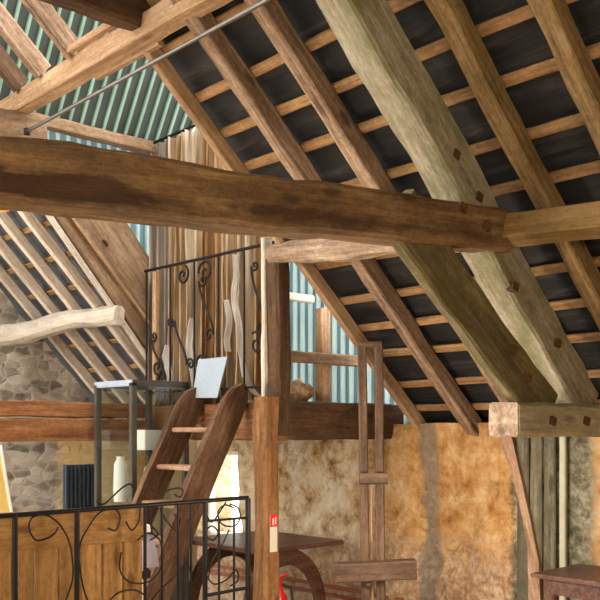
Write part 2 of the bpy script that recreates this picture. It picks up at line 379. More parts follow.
quad('shade_wall_near', [(-4.2, -2.6, 0), (5.9, -2.6, 0), (5.9, -2.6, 1.5), (0, -2.6, 6.6), (-4.2, -2.6, 3.3)], 'shade_limewash', (0, .1, 0))  # unseen wall behind the eye, added to keep camera-facing timber dark
# right long wall: uneven plaster over rubble, with one window opening far down
WY0, WY1, WZ0, WZ1 = 6.60, 7.40, .55, 1.38
bm = bmesh.new(); cy, cz = .05, .05; ny, nz = int(10.6 / cy), 33; g = {}
for j in range(ny + 1):
    for k in range(nz + 1):
        y = -2.5 + j * cy; z = k * cz
        q = Vector((y * 1.6, z * 1.6, 2)); d = .07 * noise.noise(q) + .03 * noise.noise(q * 3.3) + .014 * noise.noise(q * 9)
        rub = max(0, min(1, (.75 - z) / .3)); d += rub * .05 * noise.noise(q * 4.2)
        if 3.02 < y < 3.85: d *= .12
        zt = z if k < nz else z + .03 * noise.noise(Vector((y * 2.3, 0, 0)))
        g[j, k] = bm.verts.new((5.30 + d - .03, y, zt))
for j in range(ny):
    for k in range(nz):
        y, z = -2.5 + (j + .5) * cy, (k + .5) * cz
        if WY0 < y < WY1 and WZ0 < z < WZ1: continue
        bm.faces.new((g[j, k], g[j + 1, k], g[j + 1, k + 1], g[j, k + 1]))
for v in [v for v in bm.verts if not v.link_faces]: bm.verts.remove(v)
r = bmesh.ops.extrude_face_region(bm, geom=bm.faces[:])
for v in [e for e in r['geom'] if isinstance(e, bmesh.types.BMVert)]: v.co.x = 5.80
struct(link('wall_right', bm, 'plaster', sharp=1.0))
w = struct(box('window_1', (5.52, WY0 - .02, WZ0 - .02), (5.55, WY1 + .02, WZ1 + .02), 'glass', bev=0))
for a, b in (((5.5, WY0 - .03, WZ0 - .03), (5.57, WY0 + .03, WZ1 + .03)), ((5.5, WY1 - .03, WZ0 - .03), (5.57, WY1 + .03, WZ1 + .03)),
             ((5.5, WY0, WZ0 - .03), (5.57, WY1, WZ0 + .03)), ((5.5, WY0, WZ1 - .03), (5.57, WY1, WZ1 + .03))):
    box('window_frame', a, b, 'white', w)
# far stone gable
bm = bmesh.new(); prof = [(1.2, 0), (5.9, 0), (5.9, far_z(4.75)), (4.75, far_z(4.75)), (3.0, far_z(3.0)), (1.2, far_z(1.2))]
prof = [Vector((x, 7.92, z)) for x, z in prof]
a = [bm.verts.new(p) for p in prof]; bm.faces.new(a)
for ax, vals in ((0, [1.2 + i * .15 for i in range(1, 32)]), (2, [i * .15 for i in range(1, 34)])):
    for v in vals:
        pl = Vector((v, 0, 0)) if ax == 0 else Vector((0, 0, v)); no = Vector((1, 0, 0)) if ax == 0 else Vector((0, 0, 1))
        bmesh.ops.bisect_plane(bm, geom=bm.verts[:] + bm.edges[:] + bm.faces[:], plane_co=pl, plane_no=no)
for v in bm.verts: v.co.y += .05 * noise.noise(Vector((v.co.x * 3, v.co.z * 4, 1)))
r = bmesh.ops.extrude_face_region(bm, geom=bm.faces[:])
for v in [e for e in r['geom'] if isinstance(e, bmesh.types.BMVert)]: v.co.y = 8.4
struct(link('wall_back', bm, 'stone', sharp=1.0))
struct(box('wall_loft', (4.2, 6.48, 1.55), (5.5, 6.52, 2.75), 'brown_board'))
# far-bay slates
fn = Vector((FAR_T, 0, 1)).normalized()
quad('ceiling', [Vector((4.78, 6.42, far_z(4.78))) + fn * .09, Vector((4.78, 8.4, far_z(4.78))) + fn * .09, Vector((1.2, 8.4, far_z(1.2))) + fn * .09, Vector((1.2, 6.42, far_z(1.2))) + fn * .09], 'far_slate', tuple(fn * .03))

quad('ceiling', [(4.62, 6.36, 1.62), (5.7, 6.36, 1.70), (5.7, 8.3, 1.70), (4.62, 8.3, 1.62)], 'roof_plain', (0, 0, .05))

# ------------------------------------------------------------------ common rafters and battens, main slope
names = {2.11: 'bare rafter nearest the eye, crossing the top right corner', 2.55: 'first bare rafter on the near side of the big principal',
         3.02: 'rafter half hidden directly behind the big principal and its brace', 3.49: 'pinkish rafter first beyond the big principal',
         3.95: 'pinkish rafter second beyond the big principal, running down to the wall top', }
for y, lab in names.items():
    beam('common_rafter', roof_pt(5.42, y, 0), roof_pt(1.7, y, 0), .095, .115, 'rafter_near' if y < 2.8 else 'rafter', lab, 'rafter', 'common rafters of the right roof slope', up=tuple(nrm), rough=.008, wob=.012)
beam('common_rafter', roof_pt(5.36, 4.45, .01), roof_pt(2.72, 4.45, .01), .05, .10, 'pale_pine', 'pale yellow pine rafter at the edge of the dark felt, beside the green sheets', 'rafter', 'common rafters of the right roof slope', up=tuple(nrm), rough=.005)
ords = ['first', 'second', 'third', 'fourth', 'fifth', 'sixth', 'seventh', 'eighth', 'ninth', 'tenth', 'eleventh', 'twelfth', 'thirteenth', 'fourteenth', 'fifteenth']
for i in range(14):
    x = 5.2 - i * .205
    beam('roof_batten', roof_pt(x, 1.0, .078) , roof_pt(x + .02 * math.sin(i * 2.1), 4.5, .078), .026, .062, 'batten',
         f'thin sawn batten under the dark felt of the right slope, {ords[i]} above the stone wall', 'batten', 'battens of the right roof slope', up=tuple(Vector((1, 0, -ROOF_T)).normalized()), rough=.004)
# upper left rafters above the ridge timber
for y, x0, lab, mt in ((5.10, 2.74, 'light edged rafter rising from the pale purlin across the green corrugated sheets', 'rafter'), (5.52, 2.74, 'rafter at upper left crossing the green sheets beside the picture edge', 'rafter'),
                   (5.84, 2.74, 'darkest short rafter behind the outer end of the pale purlin', 'dark_beam')):
    beam('upper_rafter', roof_pt(x0, y, .03), roof_pt(1.2, y, .03), .055, .135, mt, lab, 'rafter', 'rafters above the pale purlin', up=tuple(nrm), rough=.007)

# ------------------------------------------------------------------ purlins
rp = beam('upper_purlin', (2.80, 6.14, 3.86), (2.80, 1.9, 3.85), .12, .135, 'pale_pine', 'pale pine purlin slanting across the top left corner above the steel rod', 'purlin', rough=.008, wob=.01)
beam('packing_strip', (2.715, 5.15, 3.94), (2.715, 4.40, 3.94), .05, .04, 'pale_pine', parent=rp)
beam('packing_strip', (2.865, 5.0, 3.79), (2.865, 4.3, 3.785), .045, .03, 'pale_pine', parent=rp)
beam('side_purlin', (3.90, 2.70, 2.62), (3.88, 1.2, 2.52), .125, .135, 'side_purlin', 'squared purlin running from the big principal to the right edge of the picture', 'purlin', rough=.006, up=(.35, 0, 1))
beam('side_purlin', (3.92, 4.55, 2.745), (3.90, 2.83, 2.64), .15, .17, 'pink_log', 'pale crooked purlin log resting on the dark loft post', 'purlin', rough=.02, wob=.04, bow=.03, ch=.04, hfun=lambda u: .72 + .4 * min(1, u * 2.2))

# ------------------------------------------------------------------ truss
nY = (0, -1, 0)
def truss_dir(p0, p1): d = (p1 - p0).normalized(); return Vector((0, 1, 0)).cross(d)
a0, a1 = Vector((4.78, 2.81, 1.735)), Vector((2.33, 2.81, 4.02))
pr = beam('principal_rafter', a0, a1, .18, .235, 'principal', 'massive weathered principal rafter rising steeply from the hammer beam past the tie beam', 'beam', up=(.93, 0, 1), rough=.012, wob=.015, ch=.014)
for px, py in ((455, 155), (478, 197), (514, 287), (557, 343)): peg(pr, onY(px, py, 2.72), nY)
c0, c1 = Vector((-.5, 2.76, 2.275)), Vector((3.90, 2.76, 2.62))
tb = beam('tie_beam', c0, c1, .16, .215, 'tie_oak', 'long brown tie beam with a dark waney edge crossing the whole left half', 'beam', rough=.015, wob=.02, ch=.02)
for px, py in ((462, 208), (487, 226)): peg(tb, onY(px, py, 2.675), nY)
b0, b1 = Vector((4.31, 2.74, 1.69)), Vector((3.10, 2.735, 2.60))
br = beam('brace', b0, b1, .07, .265, 'brace', 'broad greenish brace slanting from the hammer beam up to the tie beam', 'beam', up=(.85, 0, 1), rough=.01, ch=.012, bow=-.015)
for px, py in ((513, 350), (527, 378)): peg(br, onY(px, py, 2.695), nY)
hb = beam('hammer_beam', (3.95, 2.755, 1.655), (5.62, 2.755, 1.655), .19, .18, 'grey_beam', 'short grey hammer beam jutting from the right wall under the principal', 'beam', rough=.012, ch=.02)
for px, py in ((552, 421), (586, 421)): peg(hb, onY(px, py, 2.66), nY)
beam('end_grain', (3.942, 2.755, 1.655), (3.955, 2.755, 1.655), .18, .172, 'pink_log', parent=hb, rough=.01)
# upper collar in the top left corner
beam('collar', (1.0, 4.36, 3.95), (2.90, 4.36, 3.94), .12, .20, 'dark_beam', 'dark collar beam entering at the top edge and ending on the pale purlin', 'beam', rough=.012, ch=.012)
# tie rod
rod = tube('tie_rod', [(2.80, 5.86, 3.645), (2.80, 3.3, 3.655), (2.8, 1.9, 3.66)], .012, 'steel')
tag(rod, 'thin grey steel tie rod slanting beneath the pale purlin', 'rod', kind='thing')
lathe('nut', [(.0, -.02), (.024, -.02), (.024, .02), (.0, .02)], (2.80, 5.84, 3.645), 'iron', rod, 6)
beam('bracket_block', (2.52, 5.95, 3.66), (2.98, 5.95, 3.69), .10, .24, 'brown_board', 'brown timber block holding the end of the steel rod', 'block', rough=.012)

# ------------------------------------------------------------------ green corrugated sheets
def corrugated(name, u0, u1, h, org, udir, vdir, mat, label, cat, pitch=.076, rib=.03, depth=.018, group=None, clip=None):
    """box-profile sheet: u across the ribs, v along them; local Y is the relief"""
    u, v = Vector(udir).normalized(), Vector(vdir).normalized(); w = u.cross(v) * -1
    if w.dot(EYE - Vector(org)) < 0: w = -w
    bm = bmesh.new(); xs = []; x = u0
    while x < u1:
        xs += [(x, 0), (x + pitch - rib, 0), (x + pitch - rib * .8, depth), (x + pitch - rib * .2, depth)]; x += pitch
    rows = []
    for z in (0, h / 2, h): rows.append([bm.verts.new((a, b, z)) for a, b in xs])
    for r0, r1 in zip(rows, rows[1:]):
        for k in range(len(xs) - 1): bm.faces.new((r0[k], r0[k + 1], r1[k + 1], r1[k]))
    if clip:      # cut to the line of the boards: keep what lies above it
        (x0, z0), (x1, z1) = clip
        bmesh.ops.bisect_plane(bm, geom=bm.verts[:] + bm.edges[:] + bm.faces[:], plane_co=(x0, 0, z0), plane_no=(-(z1 - z0), 0, x1 - x0), clear_inner=True)
    r = bmesh.ops.extrude_face_region(bm, geom=bm.faces[:])
    for q in [e for e in r['geom'] if isinstance(e, bmesh.types.BMVert)]: q.co.y -= .003
    mw = Matrix(((u.x, w.x, v.x, org[0]), (u.y, w.y, v.y, org[1]), (u.z, w.z, v.z, org[2]), (0, 0, 0, 1)))
    return tag(link(name, bm, mat, None, mw, sharp=.3), label, cat, group, 'thing')
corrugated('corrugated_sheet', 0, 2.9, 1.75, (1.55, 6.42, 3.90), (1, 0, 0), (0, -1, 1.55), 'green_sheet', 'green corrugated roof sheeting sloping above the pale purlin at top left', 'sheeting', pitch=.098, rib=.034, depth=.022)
k0, k1 = onY(72, 200, 6.46), onY(157, 290, 6.46)
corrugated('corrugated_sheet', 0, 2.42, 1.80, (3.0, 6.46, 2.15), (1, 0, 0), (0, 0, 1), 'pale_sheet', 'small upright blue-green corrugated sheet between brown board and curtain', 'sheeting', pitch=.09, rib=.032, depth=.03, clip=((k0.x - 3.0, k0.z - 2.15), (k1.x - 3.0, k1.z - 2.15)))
beam('eaves_beam', (2.86, 6.36, 3.93), (4.16, 6.36, 3.93), .10, .09, 'brown_board', 'brown eaves beam along the foot of the sloping green sheets', 'beam', rough=.008)
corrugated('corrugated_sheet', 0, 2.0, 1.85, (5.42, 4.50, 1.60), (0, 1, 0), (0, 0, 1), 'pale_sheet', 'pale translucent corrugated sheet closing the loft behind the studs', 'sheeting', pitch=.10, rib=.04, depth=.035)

# ------------------------------------------------------------------ far bay
for i, y in enumerate((6.6, 6.96, 7.32, 7.68)):
    beam('far_rafter', Vector((4.72, y, far_z(4.72))), Vector((2.4, y, far_z(2.4))), .055, .085, 'far_rafter',
         f'pale rafter of the far bay, {ords[i]} left of the brown boarded slope', 'rafter', 'pale rafters of the far bay', up=tuple(fn), rough=.004)
for i in range(10):
    x = 4.66 - i * .2; p = Vector((x, 6.42, far_z(x))) + fn * .068
    beam('far_batten', p, p + Vector((0, 1.48, 0)), .022, .05, 'batten', f'orange-brown batten of the far bay roof, {ords[i]} above its floor beams', 'batten', 'battens of the far bay', up=(1, 0, -FAR_T))
beam('far_purlin', (3.83, 6.34, 2.535), (3.60, 7.95, 2.47), .11, .145, 'white_timber', 'whitened crooked purlin under the pale rafters at left', 'purlin', rough=.02, wob=.03, taper=1.3, ch=.03)
# principal and boarding that face the camera at the mouth of the far bay
q0, q1 = onY(155, 365, 6.42), onY(45, 205, 6.42); d = (q1 - q0).normalized()
q0 = q0 - d * .25; q1 = q1 + d * .35; off = Vector((0, 1, 0)).cross(d) * -.0
mo = beam('raking_beam', q0 + Vector((.06, 0, .05)), q1 + Vector((.06, 0, .05)), .10, .17, 'brown_board', 'brown raking timber with a white lower edge bordering the far bay', 'beam', up=tuple(Vector((0, 1, 0)).cross(d) * -1), rough=.006)
beam('white_edge', q0 + Vector((-.02, -.02, -.03)), q1 + Vector((-.02, -.02, -.03)), .06, .03, 'white_timber', parent=mo, up=tuple(Vector((0, 1, 0)).cross(d)))
bp = [onY(60, 200, 6.34), onY(112, 200, 6.34), onY(156, 268, 6.34), onY(156, 334, 6.34)]
bd = tag(prism('boarding_panel', bp, (0, .03, 0), 'brown_board', grain=bp[3] - bp[0]), 'triangular brown board with dark knots under the tie beam at left', 'panel', kind='thing')
e0, e1 = onY(62, 203, 6.325), onY(156, 331, 6.325)
beam('edge_strip', e0, e1, .02, .022, 'pale_pine', parent=bd)
kn = onY(105, 243, 6.335); lathe('knot', [(0, -.006), (.035, -.006), (.03, .006), (0, .008)], kn, 'dark_beam', bd, 14).rotation_euler = (math.pi / 2, 0, 0)
beam('loft_post', onX(156, 272, 4.08) + Vector((0, .0, 0)), (4.08, onX(156, 272, 4.08).y, 1.80), .05, .05, 'pale_pine', 'slim pale upright strip between the brown boards and the curtain', 'post', up=(1, 0, 0))

# long floor beams at left
beam('floor_beam', (1.2, 6.30, 1.745), (4.05, 6.30, 1.755), .12, .115, 'orange_beam', 'upper of the two brown floor beams at left', 'beam', rough=.01, wob=.01)
beam('floor_beam', (1.2, 6.28, 1.60), (4.05, 6.28, 1.60), .14, .165, 'orange_beam', 'lower of the two brown floor beams at left', 'beam', rough=.01, wob=.01)

# ------------------------------------------------------------------ loft
beam('loft_edge_beam', (4.12, 4.70, 1.66), (4.12, 6.22, 1.66), .10, .27, 'orange_beam', 'orange-brown loft edge beam behind the head of the ladder', 'beam', rough=.008)
beam('loft_cross_beam', (4.08, 4.76, 1.665), (5.42, 4.76, 1.665), .11, .27, 'dark_beam', 'dark cross beam under the loft window, right of the post', 'beam', rough=.01)
tag(box('loft_floor', (4.18, 4.82, 1.77), (5.30, 6.3, 1.80), 'brown_board'), 'boarded loft floor behind the curtain', 'floor', kind='structure')
def wall_stud(name, p0, p1, w, h, mat, lab): return beam(name, p0, p1, w, h, mat, lab, 'stud', up=(1, 0, 0), rough=.004)
sx = lambda px: onY(px, 350, 4.85).x
wall_stud('stud', (sx(323), 4.85, 1.80), (sx(323), 4.85, 2.50), .07, .10, 'pale_pine', 'yellow pine stud standing in the loft window')
hr = beam('loft_rail', (4.08, 4.80, 1.6 + 73 / FPX * 6.5), (5.06, 4.80, 1.6 + 73 / FPX * 6.5), .04, .085, 'brown_board', 'horizontal brown rail across the loft window', 'rail', rough=.004)
beam('white_bar', (4.12, 4.86, 2.56), (4.56, 4.86, 2.56), .05, .055, 'white_timber', 'short white bar high in the loft window beside the dark post', 'bar')
# crumpled pale bundle on the loft beam
bm = bmesh.new(); bmesh.ops.create_icosphere(bm, subdivisions=4, radius=1)
for v in bm.verts:
    n = noise.noise(v.co * 2.2) * .35 + noise.noise(v.co * 6) * .12
    v.co = Vector((v.co.x * .10, v.co.y * .12, v.co.z * .085)) * (1 + n)
    v.co.z = max(v.co.z, -.07)
tag(link('cloth_bundle', bm, 'curtain', None, Matrix.Translation((sx(304), 4.92, 1.872)), sharp=2), 'crumpled tan cloth bundle lying at the foot of the loft window', 'bundle', kind='thing')
up_ = beam('loft_post', (4.03, 4.61, 1.56), (4.02, 4.63, 2.78), .13, .13, 'dark_beam', 'dark upright post carrying the pale crooked purlin', 'post', up=(1, 0, 0), rough=.012, ch=.02)
beam('pale_edge', (3.975, 4.685, 1.82), (3.975, 4.69, 2.90), .035, .08, 'far_rafter', parent=up_, up=(1, 0, 0), rough=.006)
lp = beam('support_post', (3.88, 4.58, 0), (3.88, 4.58, 1.82), .135, .135, 'post', 'tall brown post standing at the right end of the iron gate', 'post', up=(1, 0, 0), rough=.014, ch=.018, wob=.008)

# curtains hung along the loft edge
def curtain(y0, y1, z_top, z_bot, folds, amp, mat, label, seed, gather=0.0, x=4.16, flare=1.0):
    bm = bmesh.new(); nu, nv = folds * 18, 26; g = []
    for j in range(nv + 1):
        v = j / nv; z = z_top + (z_bot - z_top) * v
        for i in range(nu + 1):
            u = i / nu
            pin = gather * math.exp(-((v - .72) / .28) ** 2)
            yc = (y0 + y1) / 2; yy = yc + (y0 + (y1 - y0) * u - yc) * (1 - pin)
            ph = u * folds * 2 * math.pi + 1.2 * noise.noise(Vector((u * folds * .7, v * 1.4, seed)))
            a = amp * (.55 + .45 * v * flare + .5 * noise.noise(Vector((u * folds, v * .8, seed + 5))))
            g.append(bm.verts.new((x + a * math.sin(ph) + .012 * noise.noise(Vector((u * 30, v * 9, seed))), yy + .25 * a * math.cos(ph * 2), z + .02 * math.sin(ph) * v)))
    for j in range(nv):
        for i in range(nu):
            k = j * (nu + 1) + i; bm.faces.new((g[k], g[k + 1], g[k + nu + 2], g[k + nu + 1]))
    r = bmesh.ops.extrude_face_region(bm, geom=bm.faces[:])
    for q in [e for e in r['geom'] if isinstance(e, bmesh.types.BMVert)]: q.co.x += .004
    return tag(link('curtain', bm, mat, sharp=3), label, 'curtain', 'curtains along the loft edge', 'thing')
for a, b, zt_, zb_, f, am, mt, lab, sd, ga in (
        (6.06, 6.36, 3.95, 1.80, 2, .05, 'curtain_grey', 'greyish curtain at the far end of the loft, hanging beside the blue-green sheet', 1.0, 0),
        (5.84, 6.10, 3.95, 1.80, 2, .055, 'curtain', 'tan curtain, second from the far end of the iron loft rail', 2.3, .2),
        (5.64, 5.86, 3.95, 1.80, 1, .06, 'curtain_cream', 'cream curtain strip between tan and brown curtains, over the white board', 3.3, .25),
        (5.40, 5.66, 3.95, 1.80, 2, .055, 'curtain_brown', 'golden brown curtain rising straight behind the white board', 3.9, .1),
        (5.20, 5.42, 3.80, 1.80, 1, .06, 'curtain', 'tan curtain right of the golden brown one', 7.7, .25),
        (5.00, 5.22, 3.70, 1.82, 1, .06, 'curtain_cream', 'cream curtain strip second from the dark post', 8.4, .2),
        (4.78, 5.02, 3.60, 1.82, 1, .05, 'curtain_brown', 'golden brown curtain nearest the dark post', 5.1, .1)):
    curtain(a, b, zt_, zb_, f + 1, am * 1.25, mt, lab, sd, ga)
def tail(y0, y1, pts, label):
    """a hanging fold of lining: smooth centre line, gathered width"""
    fine = []
    for i in range(len(pts) - 1):
        q = [Vector(pts[max(0, min(len(pts) - 1, k))][:3]) for k in (i - 1, i, i + 1, i + 2)]
        for k in range(8):
            t = k / 8; fine.append(.5 * (2 * q[1] + (q[2] - q[0]) * t + (2 * q[0] - 5 * q[1] + 4 * q[2] - q[3]) * t * t + (3 * q[1] - q[0] - 3 * q[2] + q[3]) * t ** 3))
    fine.append(Vector(pts[-1][:3])); n = 16; bm = bmesh.new(); g = []
    for (yy, z, w) in fine:
        for i in range(n + 1):
            u = i / n; g.append(bm.verts.new((4.07 + .022 * math.sin(u * 8 + z * 6) + .01 * noise.noise(Vector((u * 4, z * 7, yy))), yy + (u - .5) * w * (1 + .3 * noise.noise(Vector((z * 5, yy, 3)))), z)))
    for j in range(len(fine) - 1):
        for i in range(n): k = j * (n + 1) + i; bm.faces.new((g[k], g[k + 1], g[k + n + 2], g[k + n + 1]))
    r = bmesh.ops.extrude_face_region(bm, geom=bm.faces[:])
    for q in [e for e in r['geom'] if isinstance(e, bmesh.types.BMVert)]: q.co.x += .005
    return tag(link('curtain_lining', bm, 'white_cloth', sharp=3), label, 'curtain', kind='thing')
Yp = lambda px: onX(px, 350, 4.08).y
Zp = lambda px, py: onX(px, py, 4.08).z
def drape(pxs, label):
    tail(0, 0, [(Yp(px), Zp(px, py), w, 4.075) for px, py, w in pxs], label)
drape([(193, 318, .02), (190, 335, .05), (189, 350, .07), (192, 365, .08), (196, 385, .05), (197, 396, .02)], 'white lining spilling out behind the white board')
drape([(236, 255, .02), (238, 275, .035), (236, 300, .03), (239, 325, .045), (241, 350, .035), (245, 372, .035), (251, 386, .03), (257, 394, .025), (264, 397, .02)], 'white curtain hem curving down to the foot of the dark post')
drape([(168, 345, .03), (166, 358, .07), (170, 374, .08), (172, 392, .05)], 'white lining at the far end of the iron loft rail')
drape([(228, 300, .02), (230, 320, .04), (227, 340, .035), (229, 352, .02)], 'short white lining fold above the right side of the white board')
crod = tube('curtain_rod', [(4.14, 4.6, 3.965), (4.14, 6.40, 3.965)], .012, 'iron'); tag(crod, 'black curtain rod running up from the eaves beam corner', 'rod', kind='thing')

# ironwork helpers -------------------------------------------------------------
def spiral(cx, cy, r0, turns, a0, sgn=1, n=34, r1=.12):
    return [(cx + (r0 * (1 - t) + r0 * r1 * t) * math.cos(a0 + sgn * 2 * math.pi * turns * t), cy + (r0 * (1 - t) + r0 * r1 * t) * math.sin(a0 + sgn * 2 * math.pi * turns * t)) for t in [i / n for i in range(n + 1)]]
def scroll_S(x0, y0, x1, y1, r, flip=1):
    """S scroll: a bar that curls at both ends, from (x0,y0) to (x1,y1)"""
    a = spiral(x0 + flip * r, y0, r, 1.25, math.pi if flip > 0 else 0, -flip)[::-1]
    b = spiral(x1 - flip * r, y1, r, 1.25, 0 if flip > 0 else math.pi, -flip)
    mid = [(x0 + (x1 - x0) * (3 * t * t - 2 * t ** 3), y0 + (y1 - y0) * t) for t in [i / 14 for i in range(1, 14)]]
    return a + mid + b
# loft balustrade (runs along Y at X = 4.03)
LX = 4.03; zt, zb = 2.88, 1.90
lr = thing('loft_balustrade', 'black wrought iron balustrade with scrolls in front of the curtains', 'railing', (LX, 5.5, 1.80))
tube('top_rail', [(LX, 4.68, zt), (LX, 6.28, zt + .01)], .012, 'iron', lr); tube('bottom_rail', [(LX, 4.70, zb), (LX, 6.28, zb)], .009, 'iron', lr)
for y in (4.72, 5.0, 5.30, 5.60, 5.92, 6.26): tube('baluster', [(LX, y, 1.80), (LX, y, zt)], .008, 'iron', lr)
toL = lambda pts: [(LX, a, b) for a, b in pts]
for s in (scroll_S(5.36, 2.30, 5.54, 2.72, .05), scroll_S(5.70, 2.1, 5.86, 2.45, .05, -1), scroll_S(6.0, 2.0, 6.2, 2.35, .05),
          spiral(5.46, 2.78, .09, 1.4, 0), spiral(5.75, 2.79, .08, 1.3, 2), spiral(5.38, 2.0, .08, 1.4, 1), spiral(5.52, 2.1, .07, 1.3, 3, -1),
          spiral(4.86, 2.2, .09, 1.3, 1), scroll_S(4.78, 2.3, 4.92, 2.75, .04), spiral(6.1, 2.1, .08, 1.4, 2)):
    tube('scroll', toL(s), .009, 'iron', lr, 6)
# white board on the loft edge
bx = 3.985; bq = [onX(197, 398, 4.03), onX(222, 398, 4.03), onX(232, 357, 4.06), onX(203, 360, 4.06)]
for q in bq: q.x -= .045
wb = prism('notice_board', bq, (.012, 0, .003), 'paper'); tag(wb, 'pale blue-white tilted board standing at the head of the ladder', 'board', kind='thing')

# ------------------------------------------------------------------ ladder
ld = thing('ladder', 'heavy old oak ladder leaning up to the loft', 'ladder', (3.4, 5.28, 0))
def stringer(y):
    n = 26; bm = bmesh.new(); rings = []; L0, L1 = Vector((3.06, y, .0)), Vector((4.02, y, 1.93)); d = (L1 - L0).normalized(); nn = Vector((-d.z, 0, d.x))
    for i in range(n + 1):
        u = i / n; c = L0.lerp(L1, u); hw = .10 * (1.0 if u < .90 else math.sqrt(max(.05, 1 - ((u - .90) / .103) ** 2)))
        c = c + nn * (.02 * math.sin(u * 3.1) - (.025 * ((u - .8) / .2) ** 2 if u > .8 else 0))
        rings.append([bm.verts.new(c + nn * a * hw + Vector((0, b * .03, 0)) + nn * .006 * noise.noise(Vector((u * 8, a, y)))) for a, b in ((-1, -1), (-1, 1), (1, 1), (1, -1))])
    for r0, r1 in zip(rings, rings[1:]):
        for k in range(4): bm.faces.new((r0[k], r0[(k + 1) % 4], r1[(k + 1) % 4], r1[k]))
    bm.faces.new(rings[0]); bm.faces.new(rings[-1])
    es = [e for e in bm.edges if abs((e.verts[0].co - e.verts[1].co).normalized().dot(d)) > .8]
    bmesh.ops.bevel(bm, geom=es, offset=.010, segments=2, affect='EDGES', clamp_overlap=True)
    fr = frame_of(L0, L1, (0, 1, 0)); bmesh.ops.transform(bm, matrix=fr.inverted(), verts=bm.verts)
    return link('stringer', bm, 'ladder', ld, fr)
stringer(5.02); stringer(5.55)
for z in (.28, .56, .84, 1.08, 1.335, 1.60):
    x = 3.06 + .96 * z / 1.93
    beam('tread', (x - .0, 5.045, z), (x, 5.525, z), .17, .035, 'tread', parent=ld, rough=.003)

# ------------------------------------------------------------------ glass case
X0, X1, Y0, Y1, ZT = 3.53, 3.99, 5.66, 6.16, 1.965
gc = thing('display_case', 'tall glass display case with grey metal frame behind the ladder', 'display case', ((X0 + X1) / 2, (Y0 + Y1) / 2, 0))
for x in (X0, X1):
    for y in (Y0, Y1): box('corner_post', (x - .022, y - .022, 0), (x + .022, y + .022, ZT - .02), 'case_metal', gc)
for x in (X0, X1): box('top_rail', (x - .022, Y0 - .02, ZT - .045), (x + .022, Y1 + .02, ZT), 'case_top' if x == X0 else 'case_metal', gc)
for y in (Y0, Y1): box('top_rail', (X0 - .02, y - .022, ZT - .045), (X1 + .02, y + .022, ZT), 'case_metal', gc)
box('base', (X0, Y0, 0), (X1, Y1, .70), 'case_metal', gc); box('shelf', (X0 + .02, Y0 + .02, 1.44), (X1 - .02, Y1 - .02, 1.448), 'glass', gc)
box('shelf', (X0 + .02, Y0 + .02, 1.05), (X1 - .02, Y1 - .02, 1.058), 'glass', gc)
for lo, hi in (((X0 + .022, Y0 - .003, .7), (X1 - .022, Y0 + .003, ZT - .045)), ((X0 - .003, Y0 + .022, .7), (X0 + .003, Y1 - .022, ZT - .045)),
               ((X1 - .003, Y0 + .022, .7), (X1 + .003, Y1 - .022, ZT - .045)), ((X0 + .022, Y1 - .003, .7), (X1 - .022, Y1 + .003, ZT - .045))):
    box('glass_pane', lo, hi, 'glass', gc, 0)
tag(box('white_carton', (3.72, 5.80, 1.4485), (3.93, 6.02, 1.60), 'white'), 'white carton on the upper shelf of the glass case', 'box', kind='thing')
lathe_o = lathe('white_vase', [(.0, 0), (.05, 0), (.055, .1), (.05, .28), (.03, .32), (.035, .34), (0, .34)], (3.62, 5.98, 1.0585), 'white'); tag(lathe_o, 'slender white vase on the lower shelf of the glass case', 'vase', kind='thing')
lathe_o = lathe('white_jar', [(.0, 0), (.05, 0), (.055, .1), (.05, .24), (.04, .26), (0, .26)], (3.80, 5.85, 1.0585), 'signwhite'); tag(lathe_o, 'pale jar beside the vase in the glass case', 'jar', kind='thing')

# ------------------------------------------------------------------ iron gate in the foreground
GY = 4.42; gx = lambda px: onY(px, 505, GY).x; gz = 1.165
ig = thing('iron_railing', 'black wrought iron railing with scrolls in front of the ladder and counter', 'railing', (2.9, GY, 0))
tube('top_rail', [(1.6, GY, gz - .005), (gx(248), GY, gz + .01)], .013, 'iron', ig); tube('bottom_rail', [(gx(205), GY, .60), (gx(248), GY, .61)], .011, 'iron', ig)
tube('bottom_rail', [(1.6, GY, .12), (gx(248), GY, .12)], .011, 'iron', ig)
for px, r in ((15, .015), (77, .015), (145, .010), (205, .016), (248, .017)): tube('post', [(gx(px), GY, 0), (gx(px), GY, gz + .005)], r, 'iron', ig)
for px in (162, 178, 191, 219, 234): tube('baluster', [(gx(px), GY, .12), (gx(px), GY, gz - .12 if px > 205 else gz)], .0075, 'iron', ig)
tube('mid_rail', [(gx(205), GY, gz - .115), (gx(248), GY, gz - .115)], .008, 'iron', ig)
toG = lambda pts: [(a, GY, b) for a, b in pts]
def C(px, py, rpx, turns, a0, sgn=1, r1=.12):
    p = onY(px, py, GY); return toG(spiral(p.x, p.z, rpx * 5.2 / FPX, turns, a0, sgn, r1=r1))
def path(pts):
    P = [onY(a, b, GY) for a, b in pts]; out = []
    for i in range(len(P) - 1):
        p0, p1, p2, p3 = P[max(i - 1, 0)], P[i], P[i + 1], P[min(i + 2, len(P) - 1)]
        for k in range(8):
            t = k / 8; out.append(.5 * ((2 * p1) + (p2 - p0) * t + (2 * p0 - 5 * p1 + 4 * p2 - p3) * t * t + (3 * p1 - p0 - 3 * p2 + p3) * t ** 3))
    return out + [P[-1]]
